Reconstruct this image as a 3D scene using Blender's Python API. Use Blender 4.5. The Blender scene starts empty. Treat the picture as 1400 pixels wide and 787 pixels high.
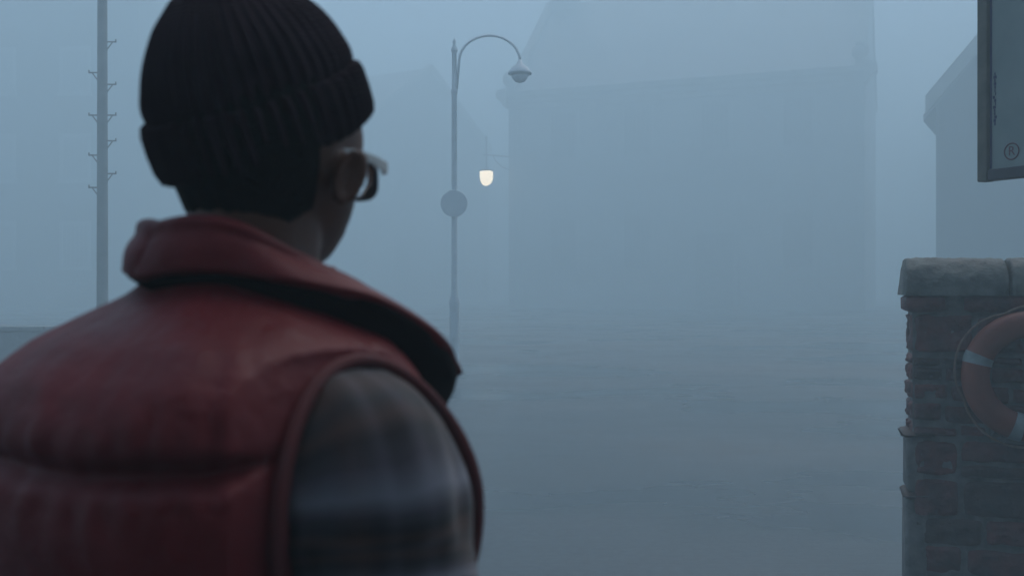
import bpy, bmesh, math, random
from mathutils import Vector, Matrix, noise
R = math.radians
random.seed(11)
scene = bpy.context.scene
COL = scene.collection

# ------------------------------------------------------------------ camera
cam_d = bpy.data.cameras.new('camera')
cam = bpy.data.objects.new('camera', cam_d)
COL.objects.link(cam)
cam.location = (0, 0, 1.55)
cam.rotation_euler = (R(90), 0, 0)
cam_d.sensor_width = 36
cam_d.lens = 36
cam_d.clip_start = 0.02
cam_d.clip_end = 2000
cam_d.dof.use_dof = True
cam_d.dof.focus_distance = 6.0
cam_d.dof.aperture_fstop = 5.6
scene.camera = cam

# ------------------------------------------------------------------ sky, sun, exposure
SUN_EL, SUN_AZ = R(55), R(25)
w = bpy.data.worlds.new('World')
scene.world = w
w.use_nodes = True
nt = w.node_tree
nt.nodes.clear()
sky = nt.nodes.new('ShaderNodeTexSky')
sky.sky_type = 'NISHITA'
sky.sun_disc = False
sky.sun_elevation = SUN_EL
sky.sun_rotation = SUN_AZ
sky.air_density = 1.0
sky.dust_density = 1.0
bg = nt.nodes.new('ShaderNodeBackground')
bg.inputs['Strength'].default_value = 0.05
wo = nt.nodes.new('ShaderNodeOutputWorld')
nt.links.new(sky.outputs[0], bg.inputs['Color'])
nt.links.new(bg.outputs[0], wo.inputs['Surface'])
sun_d = bpy.data.lights.new('sun', 'SUN')
sun_d.energy = 0.9
sun_d.angle = R(60)
sun_d.color = (1.0, 0.99, 0.97)
sun = bpy.data.objects.new('sun', sun_d)
COL.objects.link(sun)
sdir = Vector((math.sin(SUN_AZ) * math.cos(SUN_EL), math.cos(SUN_AZ) * math.cos(SUN_EL), math.sin(SUN_EL)))
sun.rotation_euler = (-sdir).to_track_quat('-Z', 'Y').to_euler()
sun.location = sdir * 60

vs = scene.view_settings
vs.view_transform = 'Standard'
vs.look = 'None'
vs.exposure = 1.8
vs.gamma = 1
vs.use_curve_mapping = False
scene.render.engine = 'CYCLES'
cy = scene.cycles
cy.use_denoising = True
cy.volume_bounces = 3
cy.max_bounces = 8
cy.use_adaptive_sampling = True
cy.adaptive_threshold = 0.01

FOG_DENSITY = 0.029
FOG_COLOR = (0.735, 0.90, 0.965)
FOG_ANISO = 0.1

# ------------------------------------------------------------------ material helpers
def new_mat(name):
    m = bpy.data.materials.new(name)
    m.use_nodes = True
    n = m.node_tree.nodes
    return m, n, m.node_tree.links, n['Principled BSDF']

def ramp(nodes, stops, interp='LINEAR'):
    r = nodes.new('ShaderNodeValToRGB')
    e = r.color_ramp.elements
    r.color_ramp.interpolation = interp
    while len(e) < len(stops):
        e.new(0.5)
    for i, (p, c) in enumerate(stops):
        e[i].position = p
        e[i].color = (*c, 1) if len(c) == 3 else c
    return r

def mottled(name, c1, c2, scale=8, rough=(0.5, 0.8), bump=0.3, bscale=40, bdist=0.01, metallic=0, detail=8, coat=0, spec=0.5):
    m, n, l, b = new_mat(name)
    tc = n.new('ShaderNodeTexCoord')
    t = n.new('ShaderNodeTexNoise')
    t.inputs['Scale'].default_value = scale
    t.inputs['Detail'].default_value = detail
    l.new(tc.outputs['Object'], t.inputs['Vector'])
    r = ramp(n, [(0.3, c1), (0.7, c2)])
    l.new(t.outputs['Fac'], r.inputs['Fac'])
    l.new(r.outputs['Color'], b.inputs['Base Color'])
    mr = n.new('ShaderNodeMapRange')
    mr.inputs['From Min'].default_value = 0.3
    mr.inputs['From Max'].default_value = 0.7
    mr.inputs['To Min'].default_value = rough[0]
    mr.inputs['To Max'].default_value = rough[1]
    l.new(t.outputs['Fac'], mr.inputs['Value'])
    l.new(mr.outputs['Result'], b.inputs['Roughness'])
    if bump:
        t2 = n.new('ShaderNodeTexNoise')
        t2.inputs['Scale'].default_value = bscale
        t2.inputs['Detail'].default_value = 6
        l.new(tc.outputs['Object'], t2.inputs['Vector'])
        bp = n.new('ShaderNodeBump')
        bp.inputs['Strength'].default_value = bump
        bp.inputs['Distance'].default_value = bdist
        l.new(t2.outputs['Fac'], bp.inputs['Height'])
        l.new(bp.outputs['Normal'], b.inputs['Normal'])
    b.inputs['Metallic'].default_value = metallic
    b.inputs['Coat Weight'].default_value = coat
    b.inputs['Specular IOR Level'].default_value = spec
    return m

# ------------------------------------------------------------------ mesh helpers
class MB:
    """collects vertices and faces, links them as ONE mesh object"""
    def __init__(self):
        self.v, self.f, self.mi, self.uv = [], [], [], {}
    def add(self, verts, faces, mi=0):
        o = len(self.v)
        self.v += [tuple(p) for p in verts]
        for f in faces:
            self.f.append(tuple(i + o for i in f))
            self.mi.append(mi)
    def box(self, x0, x1, y0, y1, z0, z1, mi=0, M=None):
        vs_ = [Vector(p) for p in ((x0,y0,z0),(x1,y0,z0),(x1,y1,z0),(x0,y1,z0),(x0,y0,z1),(x1,y0,z1),(x1,y1,z1),(x0,y1,z1))]
        if M is not None:
            vs_ = [M @ p for p in vs_]
        self.add(vs_, [(0,3,2,1),(4,5,6,7),(0,1,5,4),(1,2,6,5),(2,3,7,6),(3,0,4,7)], mi)
    def loft(self, rings, close=True, cap0=True, cap1=True, mi=0):
        n = len(rings[0])
        vv = [p for r in rings for p in r]
        ff = []
        for i in range(len(rings) - 1):
            for j in range(n if close else n - 1):
                k = (j + 1) % n
                ff.append((i*n + j, i*n + k, (i+1)*n + k, (i+1)*n + j))
        if cap0: ff.append(tuple(reversed(range(n))))
        if cap1: ff.append(tuple((len(rings)-1)*n + j for j in range(n)))
        self.add(vv, ff, mi)
    def tube(self, pts, rad, seg=10, closed=False, mi=0):
        pts = [Vector(p) for p in pts]
        if not hasattr(rad, '__len__'):
            rad = [rad] * len(pts)
        rings = []
        prev = None
        N = len(pts)
        for i, p in enumerate(pts):
            a = pts[(i-1) % N] if (closed or i > 0) else p
            c = pts[(i+1) % N] if (closed or i < N-1) else p
            t = (c - a).normalized()
            if prev is None:
                ref = Vector((0,0,1)) if abs(t.z) < 0.9 else Vector((1,0,0))
                nrm = (ref - t * ref.dot(t)).normalized()
            else:
                nrm = (prev - t * prev.dot(t)).normalized()
            prev = nrm
            bn = t.cross(nrm)
            rings.append([p + (nrm*math.cos(2*math.pi*k/seg) + bn*math.sin(2*math.pi*k/seg)) * rad[i] for k in range(seg)])
        if closed:
            rings.append(rings[0])
        self.loft(rings, True, not closed, not closed, mi)
    def lathe(self, prof, seg=24, M=None, mi=0):
        rings = []
        for r, z in prof:
            ring = [Vector((r*math.cos(2*math.pi*k/seg), r*math.sin(2*math.pi*k/seg), z)) for k in range(seg)]
            rings.append([M @ p for p in ring] if M is not None else ring)
        self.loft(rings, mi=mi)
    def ball(self, c, r, seg=20, rin=12, M=None, mi=0):
        rings = []
        for i in range(rin + 1):
            a = -math.pi/2 + math.pi * (0.02 + 0.96 * i / rin)
            ring = [Vector((r[0]*math.cos(a)*math.cos(2*math.pi*k/seg), r[1]*math.cos(a)*math.sin(2*math.pi*k/seg), r[2]*math.sin(a))) for k in range(seg)]
            if M is not None: ring = [M @ p for p in ring]
            rings.append([p + Vector(c) for p in ring])
        self.loft(rings, mi=mi)
    def capsule(self, p0, p1, r0, r1, seg=16):
        p0, p1 = Vector(p0), Vector(p1)
        t = (p1 - p0).normalized()
        pts, rd = [], []
        for a in (80, 60, 40, 20):
            pts.append(p0 - t*r0*math.sin(R(a))); rd.append(r0*math.cos(R(a)))
        for i in range(5):
            q = i/4
            pts.append(p0.lerp(p1, q)); rd.append(r0 + (r1-r0)*q)
        for a in (20, 40, 60, 80):
            pts.append(p1 + t*r1*math.sin(R(a))); rd.append(r1*math.cos(R(a)))
        self.tube(pts, rd, seg)
    def build(self, name, mats, parent=None, smooth=True, bevel=0, loc=None, angle=None):
        me = bpy.data.meshes.new(name)
        me.from_pydata(self.v, [], self.f)
        if not isinstance(mats, (list, tuple)): mats = [mats]
        for m in mats: me.materials.append(m)
        bm = bmesh.new(); bm.from_mesh(me)
        for i, f in enumerate(bm.faces):
            f.material_index = self.mi[i]
            f.smooth = smooth
        bmesh.ops.recalc_face_normals(bm, faces=bm.faces)
        if angle is not None:
            for e in bm.edges:
                if len(e.link_faces) == 2 and e.calc_face_angle(0) > R(angle): e.smooth = False
        bm.to_mesh(me); bm.free()
        me.update()
        o = bpy.data.objects.new(name, me)
        COL.objects.link(o)
        if parent is not None: o.parent = parent
        if loc is not None: o.location = loc
        if bevel:
            md = o.modifiers.new('bevel', 'BEVEL'); md.width = bevel; md.segments = 2; md.limit_method = 'ANGLE'
        return o

def empty(name, loc=(0,0,0), rz=0):
    o = bpy.data.objects.new(name, None)
    COL.objects.link(o)
    o.location = loc
    o.rotation_euler = (0, 0, rz)
    o.empty_display_size = 0.2
    return o

def tag(o, label=None, cat=None, group=None, kind=None):
    if label: o['label'] = label
    if cat: o['category'] = cat
    if group: o['group'] = group
    if kind: o['kind'] = kind
    return o

def apply_mods(o):
    dg = bpy.context.evaluated_depsgraph_get()
    dg.update()
    me = bpy.data.meshes.new_from_object(o.evaluated_get(dg))
    o.modifiers.clear()
    o.data = me
    return o

def lerp_table(tab, z):
    """smooth (catmull-rom) interpolation of rows (z, a, b, ...)"""
    n = len(tab)
    if z <= tab[0][0]: return tab[0][1:]
    if z >= tab[-1][0]: return tab[-1][1:]
    for i in range(n - 1):
        if tab[i][0] <= z <= tab[i+1][0]:
            t = (z - tab[i][0]) / (tab[i+1][0] - tab[i][0])
            p0 = tab[max(i-1, 0)]; p1 = tab[i]; p2 = tab[i+1]; p3 = tab[min(i+2, n-1)]
            out = []
            for k in range(1, len(p1)):
                a, b, c, d = p0[k], p1[k], p2[k], p3[k]
                out.append(0.5*((2*b) + (-a+c)*t + (2*a-5*b+4*c-d)*t*t + (-a+3*b-3*c+d)*t**3))
            return out

def gauss(x, s): return math.exp(-(x/s)**2)

# ------------------------------------------------------------------ materials
M = {}
M['render_wall'] = mottled('harled wall', (0.30, 0.31, 0.31), (0.40, 0.41, 0.41), 0.9, (0.8, 0.95), 0.4, 30, 0.01)
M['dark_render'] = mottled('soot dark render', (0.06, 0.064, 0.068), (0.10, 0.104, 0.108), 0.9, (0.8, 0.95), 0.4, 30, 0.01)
M['pale_render'] = mottled('pale render', (0.36, 0.355, 0.34), (0.45, 0.44, 0.42), 0.7, (0.8, 0.95), 0.4, 30, 0.01)
M['trim_stone'] = mottled('dressed sandstone', (0.30, 0.29, 0.27), (0.42, 0.41, 0.38), 2.5, (0.7, 0.9), 0.4, 25, 0.01)
M['slate'] = mottled('wet roof slate', (0.17, 0.18, 0.195), (0.24, 0.25, 0.265), 3, (0.35, 0.6), 0.5, 18, 0.02)
M['shutter'] = mottled('grey painted boards', (0.20, 0.21, 0.21), (0.26, 0.27, 0.27), 3, (0.5, 0.7), 0.2, 40, 0.004)
M['iron'] = mottled('black iron', (0.03, 0.032, 0.035), (0.06, 0.06, 0.062), 10, (0.4, 0.6), 0.2, 60, 0.002)
M['galv'] = mottled('weathered grey paint', (0.62, 0.65, 0.67), (0.72, 0.75, 0.77), 8, (0.45, 0.65), 0.2, 60, 0.002)
M['sign_back'] = mottled('grey sign disc', (0.66, 0.69, 0.71), (0.74, 0.77, 0.79), 8, (0.4, 0.6), 0.1, 60, 0.001)
M['pole_wood'] = mottled('weathered pole timber', (0.17, 0.18, 0.18), (0.25, 0.255, 0.255), 6, (0.7, 0.9), 0.5, 30, 0.01)
M['low_wall'] = mottled('grey harbour stone', (0.17, 0.18, 0.185), (0.25, 0.26, 0.265), 3, (0.6, 0.9), 0.6, 12, 0.03)
M['kerb'] = mottled('pale kerb stone', (0.30, 0.30, 0.29), (0.38, 0.38, 0.36), 5, (0.5, 0.8), 0.3, 30, 0.01)
M['stone'] = mottled('dark red whin stone', (0.030, 0.005, 0.006), (0.15, 0.032, 0.028), 8, (0.45, 0.8), 0.7, 45, 0.012)
M['stone_grey'] = mottled('dark grey whin stone', (0.015, 0.008, 0.008), (0.085, 0.045, 0.036), 9, (0.45, 0.8), 0.7, 45, 0.012)
M['mortar'] = mottled('lime mortar', (0.075, 0.07, 0.068), (0.21, 0.20, 0.19), 14, (0.8, 0.95), 0.8, 70, 0.008)
M['coping'] = mottled('lichened coping stone', (0.025, 0.028, 0.028), (0.16, 0.168, 0.152), 12, (0.6, 0.9), 0.7, 60, 0.008)
M['ring'] = mottled('faded orange ring plastic', (0.13, 0.021, 0.010), (0.27, 0.06, 0.03), 7, (0.4, 0.6), 0.2, 90, 0.002)
M['band'] = mottled('silver reflective tape', (0.17, 0.2, 0.205), (0.30, 0.34, 0.345), 25, (0.3, 0.5), 0.2, 90, 0.001)
M['rope'] = mottled('grubby rope', (0.14, 0.08, 0.06), (0.25, 0.16, 0.12), 60, (0.8, 0.95), 0.6, 300, 0.003)
M['frame_wood'] = mottled('worn board frame', (0.07, 0.066, 0.052), (0.15, 0.135, 0.11), 14, (0.5, 0.8), 0.4, 60, 0.003)
M['frame_dark'] = mottled('dark frame rail', (0.02, 0.018, 0.03), (0.045, 0.04, 0.055), 14, (0.4, 0.7), 0.3, 60, 0.003)
M['board'] = mottled('grey notice board', (0.19, 0.235, 0.23), (0.27, 0.31, 0.30), 5, (0.35, 0.55), 0.1, 80, 0.001)
M['print_blue'] = mottled('navy print', (0.01, 0.012, 0.07), (0.02, 0.022, 0.12), 20, (0.5, 0.7), 0)
M['print_dark'] = mottled('dark red violet print', (0.13, 0.04, 0.05), (0.17, 0.055, 0.065), 20, (0.5, 0.7), 0)
M['skin'] = mottled('dark brown skin', (0.075, 0.022, 0.009), (0.115, 0.038, 0.017), 20, (0.42, 0.55), 0.15, 180, 0.002, spec=0.35)
M['hair'] = mottled('black hair', (0.004, 0.0035, 0.003), (0.009, 0.008, 0.007), 60, (0.7, 0.9), 0.9, 260, 0.006, spec=0.1)
M['jean'] = mottled('dark denim', (0.015, 0.02, 0.035), (0.03, 0.037, 0.06), 15, (0.8, 0.95), 0.4, 300, 0.002)
M['leather'] = mottled('brown boot leather', (0.03, 0.017, 0.01), (0.055, 0.032, 0.02), 15, (0.4, 0.6), 0.3, 90, 0.003)
M['sole'] = mottled('black rubber', (0.01, 0.01, 0.01), (0.02, 0.02, 0.02), 15, (0.7, 0.9), 0.2, 90, 0.002)
M['eye'] = mottled('eye white', (0.5, 0.48, 0.45), (0.6, 0.58, 0.55), 15, (0.1, 0.2), 0)
M['clear_rim'] = mottled('pale grey spectacle frame', (0.5, 0.49, 0.46), (0.6, 0.59, 0.56), 30, (0.12, 0.22), 0)
M['dark_rim'] = mottled('dark spectacle rim', (0.012, 0.014, 0.03), (0.02, 0.024, 0.045), 30, (0.2, 0.3), 0)
M['vest'] = mottled('dark red quilted nylon', (0.10, 0.0045, 0.0065), (0.155, 0.0085, 0.011), 9, (0.45, 0.62), 0.5, 45, 0.006, spec=0.22)
M['underside_shade'] = mottled('near black underside and shade', (0.0035, 0.0015, 0.0018), (0.006, 0.0025, 0.003), 10, (0.8, 0.95), 0.2, 130, 0.002, spec=0.05)  # near black, so the shade under the collar sits in the colour
M['piping'] = mottled('red piping tape', (0.075, 0.005, 0.006), (0.11, 0.010, 0.010), 20, (0.7, 0.85), 0.3, 200, 0.001)
# glass
m, n, l, b = new_mat('spectacle lens')
b.inputs['Base Color'].default_value = (0.9, 0.93, 0.95, 1)
b.inputs['Roughness'].default_value = 0.03
b.inputs['Transmission Weight'].default_value = 1.0
b.inputs['IOR'].default_value = 1.1
t = n.new('ShaderNodeTexNoise'); t.inputs['Scale'].default_value = 60
mr = n.new('ShaderNodeMapRange'); mr.inputs['To Min'].default_value = 0.02; mr.inputs['To Max'].default_value = 0.06
l.new(t.outputs['Fac'], mr.inputs['Value']); l.new(mr.outputs['Result'], b.inputs['Roughness'])
M['lens'] = m
# knitted wool with a fine diagonal stitch
def knit():
    m, n, l, b = new_mat('charcoal knit wool')
    tc = n.new('ShaderNodeTexCoord')
    t = n.new('ShaderNodeTexNoise'); t.inputs['Scale'].default_value = 25; t.inputs['Detail'].default_value = 6
    l.new(tc.outputs['Object'], t.inputs['Vector'])
    r = ramp(n, [(0.3, (0.018, 0.009, 0.013)), (0.7, (0.038, 0.021, 0.029))])
    l.new(t.outputs['Fac'], r.inputs['Fac']); l.new(r.outputs['Color'], b.inputs['Base Color'])
    wv = n.new('ShaderNodeTexWave'); wv.wave_type = 'BANDS'; wv.bands_direction = 'Z'
    wv.inputs['Scale'].default_value = 70; wv.inputs['Distortion'].default_value = 3; wv.inputs['Detail'].default_value = 2
    l.new(tc.outputs['Object'], wv.inputs['Vector'])
    bp = n.new('ShaderNodeBump'); bp.inputs['Strength'].default_value = 0.6; bp.inputs['Distance'].default_value = 0.002
    l.new(wv.outputs['Fac'], bp.inputs['Height']); l.new(bp.outputs['Normal'], b.inputs['Normal'])
    b.inputs['Roughness'].default_value = 0.95
    b.inputs['Specular IOR Level'].default_value = 0.12
    return m
M['knit'] = knit()

def plaid():
    m, n, l, b = new_mat('brown and blue plaid flannel')
    uv = n.new('ShaderNodeUVMap'); uv.uv_map = 'UVMap'
    nz = n.new('ShaderNodeTexNoise'); nz.inputs['Scale'].default_value = 9; nz.inputs['Detail'].default_value = 3
    l.new(uv.outputs['UV'], nz.inputs['Vector'])
    mixv = n.new('ShaderNodeVectorMath'); mixv.operation = 'SCALE'; mixv.inputs['Scale'].default_value = 0.018
    l.new(nz.outputs['Color'], mixv.inputs[0])
    add = n.new('ShaderNodeVectorMath'); add.operation = 'ADD'
    l.new(uv.outputs['UV'], add.inputs[0]); l.new(mixv.outputs[0], add.inputs[1])
    sep = n.new('ShaderNodeSeparateXYZ'); l.new(add.outputs[0], sep.inputs[0])
    def bands(sock, period, phase, stops):
        a = n.new('ShaderNodeMath'); a.operation = 'MULTIPLY_ADD'
        a.inputs[1].default_value = 1/period; a.inputs[2].default_value = phase
        l.new(sock, a.inputs[0])
        f = n.new('ShaderNodeMath'); f.operation = 'FRACT'; l.new(a.outputs[0], f.inputs[0])
        r = ramp(n, stops); l.new(f.outputs[0], r.inputs['Fac'])
        return r
    brown, dark, blue, pale = (0.060, 0.025, 0.018), (0.010, 0.007, 0.009), (0.072, 0.058, 0.072), (0.27, 0.26, 0.30)
    st = [(0.0, brown), (0.16, dark), (0.30, brown), (0.40, dark), (0.52, blue), (0.64, pale), (0.74, blue), (0.84, dark), (0.92, brown), (1.0, brown)]
    st2 = [(0.0, brown), (0.2, dark), (0.36, dark), (0.46, blue), (0.56, dark), (0.66, dark), (0.74, blue), (0.84, dark), (1.0, brown)]
    r1 = bands(sep.outputs['Y'], 0.066, 0.20, st)
    r2 = bands(sep.outputs['X'], 0.105, 0.15, st2)
    mx = n.new('ShaderNodeMix'); mx.data_type = 'RGBA'; mx.inputs['Factor'].default_value = 0.38
    l.new(r1.outputs['Color'], mx.inputs[6]); l.new(r2.outputs['Color'], mx.inputs[7])
    l.new(mx.outputs[2], b.inputs['Base Color'])
    b.inputs['Roughness'].default_value = 0.9
    b.inputs['Sheen Weight'].default_value = 0.15
    wn = n.new('ShaderNodeTexNoise'); wn.inputs['Scale'].default_value = 500
    l.new(uv.outputs['UV'], wn.inputs['Vector'])
    bp = n.new('ShaderNodeBump'); bp.inputs['Strength'].default_value = 0.3; bp.inputs['Distance'].default_value = 0.001
    l.new(wn.outputs['Fac'], bp.inputs['Height']); l.new(bp.outputs['Normal'], b.inputs['Normal'])
    return m
M['plaid'] = plaid()

def wet_ground():
    m, n, l, b = new_mat('wet quay paving')
    tc = n.new('ShaderNodeTexCoord')
    big = n.new('ShaderNodeTexNoise'); big.inputs['Scale'].default_value = 0.22; big.inputs['Detail'].default_value = 5
    mp = n.new('ShaderNodeMapping'); mp.inputs['Scale'].default_value = (0.7, 1.3, 1)
    l.new(tc.outputs['Object'], mp.inputs['Vector']); l.new(mp.outputs[0], big.inputs['Vector'])
    fine = n.new('ShaderNodeTexNoise'); fine.inputs['Scale'].default_value = 18; fine.inputs['Detail'].default_value = 8
    l.new(tc.outputs['Object'], fine.inputs['Vector'])
    r = ramp(n, [(0.35, (0.018, 0.031, 0.041)), (0.65, (0.032, 0.052, 0.066))])
    l.new(fine.outputs['Fac'], r.inputs['Fac'])
    wet = ramp(n, [(0.42, (0.45, 0.45, 0.45)), (0.56, (1, 1, 1))])
    l.new(big.outputs['Fac'], wet.inputs['Fac'])
    mx = n.new('ShaderNodeMix'); mx.data_type = 'RGBA'; mx.blend_type = 'MULTIPLY'; mx.inputs['Factor'].default_value = 1
    l.new(r.outputs['Color'], mx.inputs[6]); l.new(wet.outputs['Color'], mx.inputs[7])
    l.new(mx.outputs[2], b.inputs['Base Color'])
    rr = ramp(n, [(0.38, (0.20, 0.20, 0.20)), (0.64, (0.48, 0.48, 0.48))])
    l.new(big.outputs['Fac'], rr.inputs['Fac']); l.new(rr.outputs['Color'], b.inputs['Roughness'])
    br = n.new('ShaderNodeTexBrick'); br.inputs['Scale'].default_value = 1.0
    br.inputs['Color1'].default_value = (1,1,1,1); br.inputs['Color2'].default_value = (0.85,0.85,0.85,1); br.inputs['Mortar'].default_value = (0,0,0,1)
    br.inputs['Mortar Size'].default_value = 0.012; br.inputs['Brick Width'].default_value = 0.30; br.inputs['Row Height'].default_value = 0.16
    l.new(tc.outputs['Object'], br.inputs['Vector'])
    ad = n.new('ShaderNodeMath'); ad.operation = 'ADD'
    l.new(br.outputs['Color'], ad.inputs[0]); l.new(fine.outputs['Fac'], ad.inputs[1])
    bp = n.new('ShaderNodeBump'); bp.inputs['Strength'].default_value = 0.2; bp.inputs['Distance'].default_value = 0.005
    l.new(ad.outputs[0], bp.inputs['Height']); l.new(bp.outputs['Normal'], b.inputs['Normal'])
    b.inputs['Specular IOR Level'].default_value = 0.5
    return m
M['ground'] = wet_ground()

# ------------------------------------------------------------------ setting: ground and haze
g = MB()
N = 40
gv = [(-500 + 1000*i/N, -400 + 1000*j/N, 0) for j in range(N+1) for i in range(N+1)]
gf = [(j*(N+1)+i, j*(N+1)+i+1, (j+1)*(N+1)+i+1, (j+1)*(N+1)+i) for j in range(N) for i in range(N)]
g.add(gv, gf)
tag(g.build('ground', M['ground']), 'wet grey quay paving fading into the fog', 'ground', kind='structure')

m = bpy.data.materials.new('fog air')
m.use_nodes = True
n = m.node_tree.nodes; n.clear()
pv = n.new('ShaderNodeVolumePrincipled')
pv.inputs['Color'].default_value = (*FOG_COLOR, 1)
pv.inputs['Density'].default_value = FOG_DENSITY
pv.inputs['Anisotropy'].default_value = FOG_ANISO
om = n.new('ShaderNodeOutputMaterial')
m.node_tree.links.new(pv.outputs[0], om.inputs['Volume'])
hz = MB(); hz.box(-480, 480, -380, 580, -1, 32)
tag(hz.build('haze', m, smooth=False), 'even blue fog filling the air over the quay', 'fog', kind='stuff')

# ------------------------------------------------------------------ houses
def gable_house(name, M4, width, depth, eave, ridge, wall, roof, trim, along='x'):
    """front faces local -y, width along x, depth along +y; ridge along x ('x') or along y ('y'). returns root"""
    root = empty(name)
    root.matrix_world = M4 @ Matrix.Scale(2.0, 4)      # tall harbour scale storeys
    b_ = MB()
    W, D = width, depth
    if along == 'x':
        b_.add([(0,0,0),(W,0,0),(W,D,0),(0,D,0),(0,0,eave),(W,0,eave),(W,D,eave),(0,D,eave),(0,D/2,ridge),(W,D/2,ridge)],
               [(0,1,5,4),(2,3,7,6),(0,4,8,7,3),(1,2,6,9,5),(0,3,2,1)])
    else:
        b_.add([(0,0,0),(W,0,0),(W,D,0),(0,D,0),(0,0,eave),(W,0,eave),(W,D,eave),(0,D,eave),(W/2,0,ridge),(W/2,D,ridge)],
               [(1,2,6,5),(3,0,4,7),(0,1,5,8,4),(2,3,7,9,6),(0,3,2,1)])
    b_.build('wall', wall, root, smooth=False)
    r_ = MB()
    th = 0.14
    if along == 'x':
        for sgn in (0, 1):
            y0, y1 = (-0.25, D/2) if sgn == 0 else (D + 0.25, D/2)
            dz = -0.25 * (ridge-eave)/(D/2)
            r_.add([(0.02,y0,eave+dz+0.01),(W-0.02,y0,eave+dz+0.01),(W-0.02,y1,ridge+0.01),(0.02,y1,ridge+0.01),
                    (0.02,y0,eave+dz+th),(W-0.02,y0,eave+dz+th),(W-0.02,y1,ridge+th),(0.02,y1,ridge+th)],
                   [(0,1,2,3),(4,5,6,7),(0,1,5,4),(1,2,6,5),(2,3,7,6),(3,0,4,7)])
    else:
        for sgn in (0, 1):
            x0, x1 = (-0.25, W/2) if sgn == 0 else (W + 0.25, W/2)
            dz = -0.25 * (ridge-eave)/(W/2)
            r_.add([(x0,0.02,eave+dz+0.01),(x1,0.02,ridge+0.01),(x1,D-0.02,ridge+0.01),(x0,D-0.02,eave+dz+0.01),
                    (x0,0.02,eave+dz+th),(x1,0.02,ridge+th),(x1,D-0.02,ridge+th),(x0,D-0.02,eave+dz+th)],
                   [(0,1,2,3),(4,5,6,7),(0,1,5,4),(1,2,6,5),(2,3,7,6),(3,0,4,7)])
    r_.build('roof', roof, root, smooth=False)
    # raised skews (gable copings)
    def skew(pa, pb, ax):
        s = MB()
        pa, pb = Vector(pa), Vector(pb)
        hw = 0.17
        o = Vector((hw,0,0)) if ax == 'x' else Vector((0,hw,0))
        up = Vector((0,0,0.32)); dn = Vector((0,0,-0.06))
        s.add([pa-o+dn, pa+o+dn, pb+o+dn, pb-o+dn, pa-o+up, pa+o+up, pb+o+up, pb-o+up],
              [(0,3,2,1),(4,5,6,7),(0,1,5,4),(1,2,6,5),(2,3,7,6),(3,0,4,7)])
        s.build('gable_coping', trim, root, smooth=False)
    if along == 'x':
        for x in (0.1, W-0.1):
            skew((x,-0.2,eave-0.1),(x,D/2,ridge),'x'); skew((x,D+0.2,eave-0.1),(x,D/2,ridge),'x')
    else:
        for y in (0.1, D-0.1):
            skew((-0.2,y,eave-0.1),(W/2,y,ridge),'y'); skew((W+0.2,y,eave-0.1),(W/2,y,ridge),'y')
    return root

def shuttered_window(root, x, z, wd, ht, y=0):
    f = MB()
    f.box(x-wd/2-0.12, x+wd/2+0.12, y-0.04, y+0.02, z+ht, z+ht+0.18)
    f.box(x-wd/2-0.12, x-wd/2, y-0.04, y+0.02, z, z+ht)
    f.box(x+wd/2, x+wd/2+0.12, y-0.04, y+0.02, z, z+ht)
    f.box(x-wd/2-0.18, x+wd/2+0.18, y-0.09, y+0.02, z-0.14, z)
    o = f.build('window', M['render_wall'], root, smooth=False)
    s = MB()
    nb = 6
    for i in range(nb):
        a = x-wd/2 + wd*i/nb
        s.box(a+0.006, a+wd/nb-0.006, y-0.02, y+0.01, z+0.004, z+ht-0.004)
    s.build('shutter', M['shutter'], o, smooth=False)

def chimney(root, x, y, z0, z1, trim, wall):
    c = MB(); c.box(x-0.55, x+0.55, y-0.35, y+0.35, z0, z1)
    c.box(x-0.63, x+0.63, y-0.43, y+0.43, z1+0.002, z1+0.18)
    o = c.build('chimney', wall, root, smooth=False)
    for dx in (-0.3, 0.3):
        p = MB()
        p.lathe([(0.13, z1+0.182),(0.15,z1+0.25),(0.11,z1+0.32),(0.115,z1+0.65),(0.14,z1+0.7),(0.13,z1+0.74)], 14, Matrix.Translation((x+dx, y, 0)))
        p.build('chimney_pot', trim, o)

def rot_z_frame(origin, xdir):
    x = Vector((xdir[0], xdir[1], 0)).normalized()
    y = Vector((-x.y, x.x, 0))
    return Matrix(((x.x, y.x, 0, origin[0]), (x.y, y.y, 0, origin[1]), (0, 0, 1, 0), (0, 0, 0, 1)))

# the big quayside building in the middle
Mb = rot_z_frame((-0.18, 80.0), (math.cos(R(22)), -math.sin(R(22))))
WB, EB = 13.1, 8.42
main = gable_house('quayside_building', Mb, WB, 9.0, EB, 12.8, M['render_wall'], M['slate'], M['trim_stone'])
tag(main, 'large grey quayside building with eaves cornice and scrolled gable foot, filling the middle', 'building')
cn = MB()
prof = [(0.0, -0.62), (-0.05, -0.60), (-0.06, -0.42), (-0.16, -0.36), (-0.18, -0.22), (-0.30, -0.14), (-0.33, 0.0), (-0.33, 0.05), (0.0, 0.05)]
ringsc = [[(x, y-0.003, EB + z - 0.12) for y, z in prof] for x in (-0.02, WB + 0.02)]
cn.loft(ringsc)
cn.build('cornice', M['trim_stone'], main, smooth=False)
for xq in (0.0, WB):
    q = MB()
    zz, k = 0.02, 0
    sg = 1 if xq == 0 else -1
    while zz < EB - 0.8:
        L = 0.55 if k % 2 else 0.34
        x0, x1 = sorted((xq - sg*0.03, xq + sg*L))
        q.box(x0, x1, -0.035, 0.25, zz, zz+0.36); zz += 0.375; k += 1
    q.build('corner_stones', M['render_wall'], main, smooth=False, bevel=0.012)
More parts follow.
